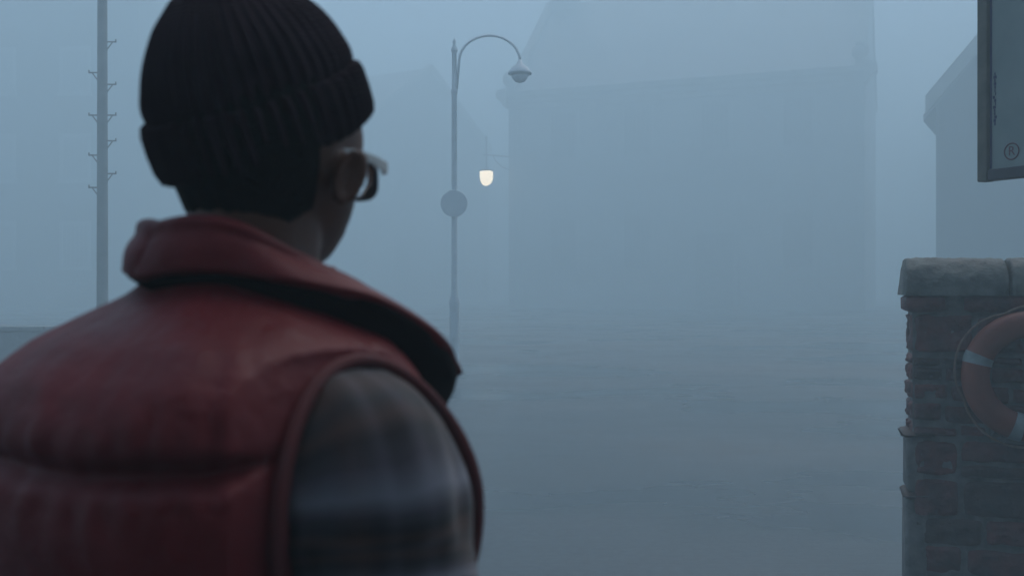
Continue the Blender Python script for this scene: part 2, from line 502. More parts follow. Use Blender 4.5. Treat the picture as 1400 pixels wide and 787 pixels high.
# scrolled kneeler stones at the foot of the gables
for xk in (-0.02, WB+0.02):
    kk = MB()
    prof = [(-0.05,-0.62),(-0.25,-0.35),(-0.42,-0.22),(-0.42,0.02),(-0.30,0.10),(-0.02,0.12),(0.02,-0.60)]
    sg = 1 if xk < 1 else -1
    kk.loft([[(xk + sg*px_, yy, EB - 0.05 + pz) for px_, pz in prof] for yy in (-0.36, 0.32)])
    sc = []
    for i in range(26):
        a = i * 0.42
        r0 = 0.30 * math.exp(-0.11*a)
        sc.append((xk + sg*(0.16 + r0*math.cos(a+1.2)), -0.22, EB + 0.42 + r0*math.sin(a+1.2)))
    kk.tube(sc, [0.11*math.exp(-0.03*i) for i in range(26)], 10)
    kk.ball((xk + sg*0.16, -0.22, EB+0.42), (0.22, 0.16, 0.22))
    kk.build('kneeler', M['trim_stone'], main, angle=40)
st = MB(); st.box(0.56, WB-0.56, -0.05, 0.02, 4.75, 4.95); st.build('string_course', M['render_wall'], main, smooth=False)
for xw in (2.2, 5.1, 8.0, 10.9):
    shuttered_window(main, xw, 5.75, 1.0, 1.7)
    if xw != 8.0: shuttered_window(main, xw, 1.5, 1.0, 1.9)
dr = MB(); dr.box(7.15, 7.33, -0.06, 0.02, 0.02, 2.75); dr.box(8.67, 8.85, -0.06, 0.02, 0.02, 2.75); dr.box(7.15, 8.85, -0.06, 0.02, 2.752, 3.0)
do = dr.build('door', M['render_wall'], main, smooth=False)
dl = MB()
for i in range(8): dl.box(7.335+i*0.1665, 7.495+i*0.1665, -0.03, 0.01, 0.02, 2.745)
dl.build('door_leaf', M['shutter'], do, smooth=False)
chimney(main, 0.75, 4.5, 12.0, 14.0, M['trim_stone'], M['render_wall'])
chimney(main, WB-0.75, 4.5, 12.0, 14.0, M['trim_stone'], M['render_wall'])

# steep gabled house to the left, beyond the lamp post: gable runs away to the right
wv = Vector((0.52, 0.854, 0)); rv = Vector((-0.854, 0.52, 0))
ap = Vector((-3.93, 50.0, 0)); hw = 5.16
Ma = rot_z_frame(tuple(((ap - wv*hw)*2.0)[:2]), (wv.x, wv.y))
ha = gable_house('gabled_house', Ma, hw*2, 13.0, 8.12, 11.37, M['render_wall'], M['slate'], M['pale_render'], along='y')
tag(ha, 'steep roofed house with pale gable coping, beyond the tall lamp post with a round sign', 'house')
for xw in (2.8, 7.5):
    shuttered_window(ha, xw, 5.2, 0.95, 1.6); shuttered_window(ha, xw, 1.4, 0.95, 1.7)
chimney(ha, hw, 11.9, 10.7, 13.0, M['trim_stone'], M['render_wall'])

# distant pale house closing the gap
hc = gable_house('distant_house', rot_z_frame((-8.4, 144.0), (1, 0.05)), 13, 8, 8.6, 9.9, M['pale_render'], M['slate'], M['trim_stone'])
tag(hc, 'faint far house closing the gap behind the lit lantern', 'house')
for xw in (2.2, 4.9, 7.6): shuttered_window(hc, xw, 5.5, 1.0, 1.6)

# house at the right, behind the notice board
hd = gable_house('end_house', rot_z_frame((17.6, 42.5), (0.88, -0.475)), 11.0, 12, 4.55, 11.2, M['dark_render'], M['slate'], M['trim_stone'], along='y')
tag(hd, 'dim gable fronted house behind the framed notice board', 'house')
for xw in (2.3, 6.0):
    shuttered_window(hd, xw, 4.3, 0.95, 1.5); shuttered_window(hd, xw, 1.3, 0.95, 1.6)

# big warehouse at the far left, its corner behind the utility pole
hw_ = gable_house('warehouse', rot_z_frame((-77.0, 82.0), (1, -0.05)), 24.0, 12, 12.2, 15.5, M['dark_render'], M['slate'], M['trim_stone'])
tag(hw_, 'broad dim warehouse at the far left, its corner behind the utility pole', 'warehouse')
for xw in (9.5, 12.5, 15.5, 18.5, 21.5):
    for zw in (1.6, 5.0, 8.4): shuttered_window(hw_, xw, zw, 1.0, 1.6)

# unseen dark houses added behind the viewer to block rear sky light
for k, (xh, wd) in enumerate(((-13.0, 7.0), (1.2, 7.4))):
    ht = gable_house('added_rear_house', rot_z_frame((xh + wd*2, -7.0), (-1, 0)), wd, 6, 8.2 - k*0.7, 11.0, M['dark_render'], M['slate'], M['trim_stone'])
    tag(ht, ('taller' if k == 0 else 'lower') + ' dark house added unseen behind the viewer to shade the foreground', 'house')
    for xw in (1.6, 5.2): shuttered_window(ht, xw, 4.2, 0.8, 1.3)

# ------------------------------------------------------------------ lit lantern on its bracket
def lantern():
    root = empty('wall_lantern', (-1.98, 79.1, 10.05))
    root.scale = (2, 2, 2)
    tag(root, 'lit warm white lantern hanging from the iron bracket on the building corner', 'lantern')
    a = MB()
    a.tube([(0.92, 0.42, 0.86), (0.3, 0.14, 0.88), (0.0, 0, 0.88), (-0.12, -0.05, 0.88)], 0.028, 8)
    a.tube([(0, 0, 0.34), (0, 0, 1.5)], 0.026, 8)
    a.tube([(0.9, 0.41, 0.35), (0.6, 0.27, 0.45), (0.35, 0.16, 0.68), (0.25, 0.11, 0.87)], 0.02, 8)
    a.ball((0, 0, 1.53), (0.05, 0.05, 0.09), 10, 8)
    a.build('bracket', M['iron'], root)
    c = MB(); c.lathe([(0.03, 0.42), (0.06, 0.38), (0.12, 0.335), (0.27, 0.30), (0.30, 0.27), (0.28, 0.255)], 20)
    c.build('cap', M['iron'], root)
    mm, nn, ll, bb = new_mat('lit lantern glass')
    tn = nn.new('ShaderNodeTexNoise'); tn.inputs['Scale'].default_value = 5
    rr = ramp(nn, [(0.3, (1.0, 0.76, 0.47)), (0.7, (1.0, 0.84, 0.58))])
    ll.new(tn.outputs['Fac'], rr.inputs['Fac']); ll.new(rr.outputs['Color'], bb.inputs['Emission Color'])
    bb.inputs['Emission Strength'].default_value = 2.0
    bb.inputs['Base Color'].default_value = (0.8, 0.75, 0.68, 1)
    s = MB(); s.lathe([(0.255, 0.25), (0.262, 0.1), (0.25, -0.05), (0.2, -0.18), (0.12, -0.27), (0.03, -0.31)], 24)
    s.build('glass_bowl', mm, root)
    return root
lantern()

# ------------------------------------------------------------------ lamp post with round sign
def lamp_post():
    root = empty('lamp_post', (-1.07, 19.0, 0))
    tag(root, 'tall pale grey lamp post with curved arm, faint in the fog behind the person', 'lamp post')
    p = MB()
    p.lathe([(0.11, 0), (0.115, 0.06), (0.085, 0.10), (0.078, 0.3), (0.075, 1.08), (0.083, 1.12), (0.083, 1.16), (0.06, 1.24), (0.047, 1.4),
             (0.044, 3.0), (0.042, 4.58), (0.052, 4.60), (0.052, 4.66), (0.04, 4.68), (0.036, 5.28), (0.05, 5.30), (0.05, 5.34), (0.02, 5.40), (0.03, 5.45), (0.005, 5.52)], 20)
    p.build('post', M['galv'], root, angle=50)
    d = MB(); d.box(-0.055, 0.055, -0.092, -0.07, 0.55, 0.95); d.build('access_door', M['galv'], root, smooth=False, bevel=0.006)
    a = MB()
    pts = [(0.03,0,4.62)]
    for i in range(15):
        t = i/14
        ang = math.pi * (1 - t*0.98)
        pts.append((0.545 + 0.47*math.cos(ang), 0, 5.14 + 0.42*math.sin(ang)))
    a.tube(pts, 0.021, 10)
    a.build('arm', M['galv'], root)
    h = MB(); h.lathe([(0.03, 5.15), (0.05, 5.09), (0.13, 5.03), (0.18, 4.95), (0.185, 4.92)], 20, Matrix.Translation((1.013, 0, 0)))
    ho = h.build('lamp_head', M['galv'], root)
    k = MB(); k.lathe([(0.13, 4.918), (0.125, 4.86), (0.08, 4.80), (0.02, 4.78)], 18, Matrix.Translation((1.013, 0, 0)))
    k.build('lamp_glass', M['sign_back'], ho)
    root.scale = (1.2, 1.2, 1.12)
    return root
lamp_post()
def round_sign():
    root = empty('round_sign', (-1.07, 18.915, 3.11))
    root.scale = (1.25, 1.25, 1.25)
    tag(root, 'blank round grey sign disc fixed to the lamp post', 'sign')
    s = MB()
    s.lathe([(0.196, -0.008), (0.2, 0), (0.196, 0.008)], 40, Matrix.Rotation(R(90), 4, 'X'))
    s.build('disc', M['sign_back'], root, angle=30)
    for z in (-0.09, 0.09):
        c = MB()
        c.tube([(0.053*math.cos(t), 0.07+0.053*math.sin(t), z) for t in [i*2*math.pi/16 for i in range(16)]], 0.008, 6, closed=True)
        c.box(-0.02, 0.02, 0.008, 0.022, z-0.015, z+0.015)
        c.build('clamp', M['galv'], root)
round_sign()

# ------------------------------------------------------------------ timber pole with step brackets at the left
def step_pole():
    root = empty('utility_pole', (-8.0, 20.0, 0))
    tag(root, 'tall thin utility pole with small step brackets on both sides, left of the person', 'utility pole')
    p = MB()
    p.lathe([(0.11, 0), (0.108, 1.0), (0.098, 4.5), (0.088, 8.4), (0.06, 8.5), (0.01, 8.55)], 18)
    p.build('pole', M['pole_wood'], root)
    for side, zs in ((1, (6.35, 5.52, 4.92, 4.42, 3.78)), (-1, (5.75, 4.92, 4.14, 3.51))):
        for z in zs:
            s = MB()
            s.tube([(side*0.085, 0, z), (side*0.27, 0, z)], 0.014, 8)
            s.tube([(side*0.09, 0, z-0.15), (side*0.2, 0, z-0.005)], 0.011, 8)
            s.tube([(side*0.262, 0, z-0.002), (side*0.262, 0, z+0.05)], 0.013, 8)
            s.build('step_bracket', M['iron'], root)
    return root
step_pole()

# ------------------------------------------------------------------ low harbour wall and kerb at the left
def harbour_wall():
    root = empty('harbour_wall', (-30, 20.0, 0))
    tag(root, 'low grey stone harbour wall at the left, behind the person', 'wall')
    b_ = MB()
    b_.box(0, 25.4, 0, 0.42, 0, 0.70)
    b_.build('masonry', M['low_wall'], root, smooth=False, bevel=0.02)
    x = 0
    while x < 25.4:
        L = min(random.uniform(0.8, 1.2), 25.45 - x)
        c = MB(); c.box(x+0.006, x+L-0.006, -0.05, 0.47, 0.702, 0.81 + random.uniform(-0.012, 0.012))
        if -30 + x + L > -12.5: c.build('coping_stone', M['low_wall'], root, smooth=False, bevel=0.025)
        else:
            c.build('coping_stone', M['low_wall'], root, smooth=False, bevel=0.025) if x > 16.5 else None
        x += L
        if L < 0.5: break
harbour_wall()
kb = MB()
x = -22
while x < -4.4:
    L = random.uniform(0.85, 1.05)
    kb.box(x, x+L-0.012, 19.35, 19.62, -0.05, 0.11); x += L
tag(kb.build('kerb', M['kerb'], smooth=False, bevel=0.015), 'pale kerb line along the foot of the low harbour wall', 'kerb', kind='structure')

# ------------------------------------------------------------------ rubble wall end with coping
WALL = Matrix.Translation((1.975, 5.05, 0)) @ Matrix.Rotation(R(-16), 4, 'Z')
def rubble_wall():
    root = empty('rubble_wall')
    root.matrix_world = WALL
    tag(root, 'dark red rubble stone wall end with rounded grey coping, at the right', 'wall')
    T, TOP, LEN = 0.36, 1.525, 3.2
    mb = MB()
    # mortar core with an uneven face
    nx, nz = 90, 46
    fv, ff = [], []
    for j in range(nz+1):
        for i in range(nx+1):
            x, z = LEN*i/nx, TOP*j/nz
            e = 0.010*noise.noise(Vector((x*9, 0, z*9))) + 0.006*noise.noise(Vector((x*31, 3, z*31)))
            fv.append((x, -0.002 + e, z))
    for j in range(nz):
        for i in range(nx):
            a = j*(nx+1)+i; ff.append((a, a+1, a+nx+2, a+nx+1))
    mb.add(fv, ff, 0)
    mb.box(0.012, LEN-0.01, 0.012, T, 0, TOP-0.002, 0)
    # stones: pillow faced blocks in uneven courses (z0, z1)
    def block(x0, x1, z0, z1, proud, back, mi, yface=0.0):
        n_, m_ = 20, 13
        seed = random.uniform(0, 100)
        cut = [random.uniform(0.0, 0.22) for _ in range(4)]
        vv, fc = [], []
        for j in range(m_+1):
            for i in range(n_+1):
                u, v = i/n_, j/m_
                du, dv = 2*u-1, 2*v-1
                # ragged, rounded outline
                rr = 1 - 0.10*abs(du*dv)**4*(0.3+6*cut[(du>0)+2*(dv>0)])
                x = (x0+x1)/2 + (x1-x0)/2*du*rr
                z = (z0+z1)/2 + (z1-z0)/2*dv*rr
                x += 0.007*noise.noise(Vector((x*14, seed, z*14))) + 0.004*noise.noise(Vector((x*45, seed, z*45)))
                z += 0.008*noise.noise(Vector((z*14, seed+9, x*14)))
                edge = min(1.0, min(u, 1-u)*(x1-x0)/0.016, min(v, 1-v)*(z1-z0)/0.014)
                edge = max(0.0, edge)
                y = yface - proud*(edge**0.6) + 0.022*noise.noise(Vector((x*9, seed, z*9)))*edge + 0.013*noise.noise(Vector((x*24, seed, z*24)))*edge + 0.006*noise.noise(Vector((x*60, seed, z*60)))*edge
                if edge <= 0: y = yface + 0.012
                vv.append((x, y, z))
        for j in range(m_):
            for i in range(n_):
                a = j*(n_+1)+i; fc.append((a, a+1, a+n_+2, a+n_+1))
        mb.add(vv, fc, mi)
    courses = [(0.0, 0.15), (0.16, 0.29), (0.30, 0.43), (0.44, 0.615), (0.627, 0.81), (0.822, 0.878), (0.888, 0.985),
               (0.996, 1.078), (1.088, 1.165), (1.174, 1.215), (1.226, 1.424)]
    for z0, z1 in courses:
        x = 0.004
        h = z1 - z0
        while x < LEN - 0.05:
            L = random.uniform(0.9, 3.0) * max(h, 0.075)
            L = min(max(L, 0.08), 0.40)
            if LEN - x - L < 0.08: L = LEN - x
            sp = random.random()
            if h > 0.15 and sp < 0.35:            # a tall space filled with two flat stones
                zm = z0 + h*random.uniform(0.35, 0.62)
                block(x, x+L-0.010, z0, zm-0.006, random.uniform(0.012, 0.030), 0.1, 1 if random.random() < 0.7 else 2)
                block(x, x+L-0.010, zm+0.006, z1, random.uniform(0.012, 0.030), 0.1, 1 if random.random() < 0.7 else 2)
            else:
                block(x, x+L-0.010, z0 + random.uniform(-0.008, 0.010), z1 + random.uniform(-0.010, 0.006), random.uniform(0.012, 0.036), 0.1, 1 if random.random() < 0.72 else 2)
            x += L
    # ends of the courses on the left return of the wall
    Rl = Matrix(((0, 1, 0, 0), (-1, 0, 0, 0), (0, 0, 1, 0), (0, 0, 0, 1)))
    keep = len(mb.v)
    for z0, z1 in courses:
        y = 0.012
        while y < T:
            L = min(random.uniform(0.12, 0.24), T - y)
            if T - y - L < 0.06: L = T - y
            s = len(mb.v)
            block(y, y+L-0.015, z0, z1, random.uniform(0.006, 0.02), 0.1, 1)
            for k in range(s, len(mb.v)):
                q = mb.v[k]; mb.v[k] = (q[1] + 0.012, q[0], q[2])
            y += L
    # oversailing course under the coping and two projecting stones low on the corner
    def rough_box(x0, x1, y0, y1, z0, z1, mi):
        cnt = 9
        rings = []
        s = random.uniform(0, 99)
        for i in range(cnt+1):
            x = x0 + (x1-x0)*i/cnt
            k = 0.012 if i in (0, cnt) else 0
            ring = []
            for (yy, zz_) in ((y0+k, z0+0.012+k), (y0-0.004+k, (z0+z1)/2), (y0+k, z1-0.012-k), (y0+0.014+k, z1-k), (y1, z1-k), (y1, z0+k), (y0+0.014+k, z0+k)):
                ring.append((x + 0.004*noise.noise(Vector((zz_*20, s, yy*20))), yy + 0.009*noise.noise(Vector((x*17, s, zz_*17))), zz_ + 0.005*noise.noise(Vector((x*13, s+4, yy*13)))))
            rings.append(ring)
        mb.loft(rings, mi=mi)
    x = -0.03
    for L in (0.19, 0.075, 0.30, 0.16, 0.27, 0.22, 0.3, 0.2, 0.28, 0.25, 0.3, 0.3, 0.3):
        if x + L > LEN: break
        if L == 0.075: mi_ = 0
        else: mi_ = 1
        if mi_: rough_box(x, x+L-0.014, -0.045, 0.30, 1.432, 1.512, mi_)
        x += L
    rough_box(-0.052, 0.10, -0.030, 0.20, 0.815, 0.843, 2)
    rough_box(-0.046, 0.12, -0.026, 0.20, 0.515, 0.545, 2)
    rough_box(-0.030, 0.07, -0.012, 0.2, 0.02, 0.51, 0)
    rough_box(-0.026, 0.06, -0.010, 0.2, 0.55, 0.81, 0)
    mb.build('masonry', [M['mortar'], M['stone'], M['stone_grey']], root, angle=75)
    # rounded coping stones
    x = -0.035
    for L in (0.475, 0.46, 0.52, 0.5, 0.48, 0.5):
        c = MB()
        rings = []
        ns = 46
        s = random.uniform(0, 99)
        for i in range(ns+1):
            u = i/ns
            xx = x + (L-0.012)*u
            ed = min(u, 1-u)*L
            k = 0.010 * max(0, 1 - ed/0.014)**2
            ring = []
            for a in range(0, 33):
                an = math.pi * a/32
                yy = 0.165 - (0.225-k)*math.cos(an)
                zz_ = 1.514 + (0.186-k)*(math.sin(an)**0.8)
                d_ = 0.007*noise.noise(Vector((xx*7, s+yy*7, zz_*7))) + 0.007*noise.noise(Vector((xx*22, s+yy*22, zz_*22))) + 0.004*noise.noise(Vector((xx*60, s+yy*60, zz_*60)))
                ring.append((xx + 0.006*noise.noise(Vector((yy*9, s, zz_*9))) + 0.05*(zz_-1.53)*(1-u)**8, yy - d_*math.cos(an), zz_ + d_*math.sin(an)))
            rings.append(ring)
        c.loft(rings)
        c.build('coping_stone', M['coping'], root, angle=60)
        x += L
rubble_wall()

# ------------------------------------------------------------------ ring buoy hung on the wall
def ring_buoy():
    root = empty('ring_buoy')
    # centre 0.585 m along the wall face, 1.13 m up
    root.matrix_world = WALL @ Matrix.Translation((0.515, -0.105, 1.135)) @ Matrix.Rotation(R(90), 4, 'X') @ Matrix.Rotation(R(7), 4, 'Z')
    tag(root, 'faded orange ring buoy with silver bands hanging on the rubble wall', 'life ring')
    RO, RI = 0.245, 0.064
    r_ = MB()
    rings = []
    n_ = 72
    for i in range(n_):
        a = 2*math.pi*i/n_
        ring = []
        for k in range(18):
            t = 2*math.pi*k/18
            rr = RO + RI*math.cos(t)
            ring.append((rr*math.cos(a), rr*math.sin(a), 0.048*math.sin(t)))
        rings.append(ring)
    rings.append(rings[0])
    r_.loft(rings, True, False, False)
    r_.build('ring', M['ring'], root)
    for ad in (65, 155, 248, 335):
        b_ = MB(); rings = []
        for i in range(6):
            a = R(ad - 5.2 + 10.4*i/5)
            rings.append([((RO+0.067*math.cos(2*math.pi*k/18))*math.cos(a), (RO+0.067*math.cos(2*math.pi*k/18))*math.sin(a), 0.051*math.sin(2*math.pi*k/18)) for k in range(18)])
        b_.loft(rings)
        b_.build('reflective_band', M['band'], root, angle=50)
    rp = MB(); pts = []
    for i in range(96):
        a = 2*math.pi*i/96
        sag = 0.030*abs(math.sin(2*(a - R(15))))**0.8
        pts.append(((RO+0.068+sag)*math.cos(a), (RO+0.068+sag)*math.sin(a), -0.01 + 0.012*math.sin(5*a)))
    rp.tube(pts, 0.0055, 8, closed=True)
    rp.build('grab_rope', M['rope'], root)
    hk = MB(); hk.tube([(-0.012, 0.30, -0.10), (-0.012, 0.172, -0.06), (-0.012, 0.168, 0.055), (-0.012, 0.20, 0.07)], 0.008, 8)
    hk.build('hook', M['iron'], root)
ring_buoy()

# ------------------------------------------------------------------ framed notice board on a post
def notice_board():
    root = empty('notice_board')
    ang = math.atan2(-0.891, 0.454)
    # local x runs along the board from its far edge towards the viewer, local -y faces the viewer's side
    x = Vector((0.454, -0.891, 0)); z = Vector((0, 0, 1)); y = z.cross(x)
    root.matrix_world = Matrix(((x.x, y.x, 0, 2.29), (x.y, y.y, 0, 5.0), (0, 0, 1, 0), (0, 0, 0, 1)))
    tag(root, 'framed grey notice board with a circled letter, above the wall at the right edge', 'notice board')
    Wd, Z0, Z1, fw = 0.92, 2.065, 3.25, 0.055
    f = MB()
    f.box(0, fw, -0.03, 0.03, Z0, Z1, 0); f.box(Wd-fw, Wd, -0.03, 0.03, Z0, Z1, 0)
    f.box(fw+0.001, Wd-fw-0.001, -0.028, 0.03, Z0+0.001, Z0+fw, 1); f.box(fw+0.001, Wd-fw-0.001, -0.028, 0.03, Z1-fw, Z1-0.001, 0)
    f.build('frame', [M['frame_wood'], M['frame_dark']], root, smooth=False, bevel=0.006)
    p = MB(); p.box(fw+0.001, Wd-fw-0.001, -0.008, 0.02, Z0+fw+0.001, Z1-fw-0.001); p.build('panel', M['board'], root, smooth=False)
    e = MB(); e.box(fw+0.004, fw+0.013, -0.0115, -0.008, Z0+fw+0.004, Z1-fw-0.004); e.build('edge_line', M['print_blue'], root, smooth=False)
    # symbol: a circled R
    s = MB()
    cx_, cz_ = 0.175, 2.195
    s.tube([(cx_ + 0.038*math.cos(t), -0.0095, cz_ + 0.038*math.sin(t)) for t in [i*2*math.pi/40 for i in range(40)]], 0.0032, 6, closed=True)
    so = s.build('symbol', M['print_dark'], root)
    cu = bpy.data.curves.new('letter', 'FONT')
    cu.body = 'R'; cu.size = 0.062; cu.align_x = 'CENTER'; cu.align_y = 'CENTER'; cu.extrude = 0.0008
    to = bpy.data.objects.new('letter', cu); COL.objects.link(to)
    dg = bpy.context.evaluated_depsgraph_get(); dg.update()
    me = bpy.data.meshes.new_from_object(to.evaluated_get(dg))
    bpy.data.objects.remove(to)
    lo = bpy.data.objects.new('letter', me); COL.objects.link(lo)
    me.materials.clear(); me.materials.append(M['print_dark'])
    lo.parent = so; lo.location = (cx_, -0.0095, cz_); lo.rotation_euler = (R(90), 0, 0)
    # two worn illegible rules of print beside the symbol
    for zz_, L in ((cz_ + 0.02, 0.30), (cz_ - 0.02, 0.24)):
        k = MB()
        xx = cx_ + 0.075
        while xx < cx_ + 0.075 + L:
            q = random.uniform(0.010, 0.02)
            k.box(xx, xx+q, -0.0105, -0.008, zz_-0.008, zz_+0.008); xx += q + 0.006
        k.build('worn_print', M['print_dark'], root, smooth=False)
    # torn blue scrap of print near the far edge
    q = MB()
    for i in range(16):
        zz_ = 2.33 + i*0.016
        ww = 0.004 + 0.013*max(0, noise.noise(Vector((i*0.9, 2.2, 0)))+0.25)
        xo = fw + 0.03 + 0.008*noise.noise(Vector((i*0.7, 5, 1)))
        q.box(xo-ww/2, xo+ww/2, -0.0105, -0.008, zz_, zz_+0.014)
    q.build('torn_print', M['print_blue'], root, smooth=False)
    po = MB(); po.tube([(Wd/2, 0.075, 0), (Wd/2, 0.075, 3.3)], 0.044, 16); po.build('post', M['iron'], root, angle=50)
    return root
notice_board()

# ------------------------------------------------------------------ the person in the red vest
YAW = R(42)
person = empty('person', (-0.245, 0.945, 0), -YAW)
tag(person, 'person seen from behind in dark beanie, glasses and red padded vest over a plaid shirt', 'person')
HC = Vector((-0.001, 0.028, 1.685))            # centre of the head, body frame
HROT = Matrix.Rotation(R(8), 4, 'Z')
HM = Matrix.Translation(HC) @ HROT         # head frame

def head_point(az, el):
    """az 0 = front (+y), turning to +x; el -90..90"""
    ca, sa, ce, se = math.cos(az), math.sin(az), math.cos(el), math.sin(el)
    x, y, z = 0.0785*ce*sa, 0.094*ce*ca, 0.117*se
    if z < 0:
        t = -z/0.117
        x *= 1 - 0.16*t**1.4
        if y < 0: y *= 1 - 0.45*t
        else: y *= 1 - 0.02*t
    # jaw: keep the chin forward and squared
    if z < -0.03 and y > 0:
        k = min(1, (-z-0.03)/0.08)
        y += 0.030*k*max(0, ca)**1.5
        x *= 1 - 0.12*k
    f = max(0, ca)
    y += f*(0.022*gauss(x, 0.011)*gauss(z+0.036, 0.018) + 0.010*gauss(x, 0.010)*gauss(z+0.012, 0.024)   # nose
            - 0.009*(gauss(x-0.031, 0.016)+gauss(x+0.031, 0.016))*gauss(z+0.012, 0.013)                 # eye sockets
            + 0.004*gauss(z-0.010, 0.010)*gauss(x, 0.05)                                                # brow
            + 0.006*gauss(x, 0.020)*gauss(z+0.068, 0.006) + 0.006*gauss(x, 0.018)*gauss(z+0.081, 0.007) - 0.003*gauss(x, 0.024)*gauss(z+0.0745, 0.003)  # lips
            + 0.005*gauss(x, 0.018)*gauss(z+0.105, 0.012))
    return Vector((x, y, z))

bodymb = MB()
rings = []
for i in range(41):
    el = -math.pi/2 + math.pi*(0.01 + 0.98*i/40)
    rings.append([HM @ head_point(2*math.pi*k/64, el) for k in range(64)])
bodymb.loft(rings)
for sg in (-1, 1):                           # ears
    Me = HM @ Matrix.Translation((sg*0.083, 0.014, -0.036)) @ Matrix.Rotation(R(sg*-24), 4, 'Z') @ Matrix.Rotation(R(-12), 4, 'X')
    er = []
    for i in range(12):
        a = 2*math.pi*i/12
        er.append(Me @ Vector((sg*0.007, 0.0120*math.cos(a) + 0.004*math.sin(a), 0.026*math.sin(a)*(1 if math.sin(a) > 0 else 0.9))))
    bodymb.tube(er, 0.0042, 8, closed=True)
    bodymb.ball((0,0,0), (0.005, 0.0115, 0.024), 14, 8, Me)
bodymb.capsule((0, -0.005, 1.50), (0, 0.012, 1.625), 0.068, 0.060, 24)       # neck
# torso
rings = []
for z, a, b_, c_ in ((0.86,0.165,0.115,0.0),(0.95,0.165,0.115,-0.005),(1.08,0.15,0.105,-0.01),(1.22,0.17,0.12,-0.02),(1.34,0.18,0.125,-0.03),(1.42,0.17,0.11,-0.03),(1.47,0.12,0.085,-0.02),(1.52,0.07,0.065,-0.01)):
    rings.append([(a*math.cos(2*math.pi*k/32), c_ + b_*math.sin(2*math.pi*k/32), z) for k in range(32)])
bodymb.loft(rings)
ARM = {}
for sg in (-1, 1):
    sh, el_, wr = Vector((sg*0.195, -0.02, 1.425)), Vector((sg*0.262, -0.055, 1.14)), Vector((sg*0.255, 0.075, 0.90))
    ARM[sg] = (sh, el_, wr)
    bodymb.capsule(sh, el_, 0.055, 0.044)
    bodymb.capsule(el_, wr, 0.044, 0.029)
    bodymb.capsule((sg*0.13, -0.02, 1.44), sh, 0.055, 0.055)
    # hand: palm, four bent fingers of different length, a thumb from the side of the palm
    d = (wr - el_).normalized()
    fwd = Vector((0, 1, 0)); fwd = (fwd - d*fwd.dot(d)).normalized()
    inn = Vector((-sg, 0, 0))
    for q in (-0.024, -0.008, 0.008, 0.024):
        bodymb.capsule(wr + d*0.01 + fwd*q*0.7, wr + d*0.085 + fwd*q*1.15, 0.015, 0.013, 10)
    for q, L in ((-0.036, 0.055), (-0.0125, 0.070), (0.0125, 0.076), (0.036, 0.068)):
        a0 = wr + d*0.085 + fwd*q
        a1 = a0 + (d*0.9 + inn*0.25).normalized()*L*0.5
        a2 = a1 + (d*0.6 + inn*0.8).normalized()*L*0.32
        a3 = a2 + (d*0.1 + inn*1.0).normalized()*L*0.26
        bodymb.capsule(a0, a1, 0.0090, 0.0085, 10); bodymb.capsule(a1, a2, 0.0085, 0.0078, 10); bodymb.capsule(a2, a3, 0.0078, 0.007, 10)
    t0 = wr + d*0.03 + fwd*0.024
    t1 = t0 + (d*0.6 + fwd*0.7 + inn*0.3).normalized()*0.042
    t2 = t1 + (d*0.9 + fwd*0.25 + inn*0.35).normalized()*0.032
    bodymb.capsule(t0, t1, 0.014, 0.011, 10); bodymb.capsule(t1, t2, 0.011, 0.009, 10)
    # legs
    hip, kn, an = Vector((sg*0.095, 0, 0.90)), Vector((sg*0.105, 0.015, 0.49)), Vector((sg*0.11, -0.02, 0.10))
    bodymb.capsule(hip, kn, 0.085, 0.056); bodymb.capsule(kn, an, 0.055, 0.038)
    bodymb.capsule(an + Vector((0, -0.02, -0.045)), an + Vector((0, 0.15, -0.06)), 0.036, 0.028)
body = bodymb.build('body', M['skin'], person)
rm = body.modifiers.new('remesh', 'REMESH'); rm.mode = 'VOXEL'; rm.voxel_size = 0.0045; rm.use_smooth_shade = True
sm = body.modifiers.new('smooth', 'SMOOTH'); sm.factor = 0.5; sm.iterations = 2
apply_mods(body)
body.data.materials.clear(); body.data.materials.append(M['skin'])
for f in body.data.polygons: f.use_smooth = True
for sg in (-1, 1):
    e = MB(); e.ball((0,0,0), (0.0125, 0.0125, 0.0125), 16, 10, None)
    eo = e.build('eye', M['eye'], person); eo.matrix_local = HM @ Matrix.Translation((sg*0.031, 0.0795, -0.012))

# hair: short cap from under the beanie to the nape
hm = MB(); rings = []
for i in range(31):
    el = R(-74 + 144*i/30)
    ring = []
    for k in range(97):
        az = R(100) + R(160)*k/96
        p = head_point(az, el)
        lowest = -0.078 + 0.045*gauss(math.sin(az/2 - math.pi/2)*2, 5)*0
        bk = max(0.0, -p.z/0.117)
        q = Vector((p.x*(1.10 + 0.06*bk), p.y*(1.10 + 0.50*bk*bk), p.z*1.04)) + Vector((0, -0.004, 0)) + p.normalized()*0.003*noise.noise(p*120)
        side = abs(math.sin(az))
        zmin = -0.122 + 0.060*side**4
        if q.z < zmin: q = Vector((q.x*0.97, q.y*0.97, zmin + (q.z-zmin)*0.12))
        ring.append(HM @ q)
    rings.append(ring)
hm.loft(rings, False, False, False)
ho = hm.build('hair', M['hair'], person)
md = ho.modifiers.new('solid', 'SOLIDIFY'); md.thickness = 0.009; md.offset = -1

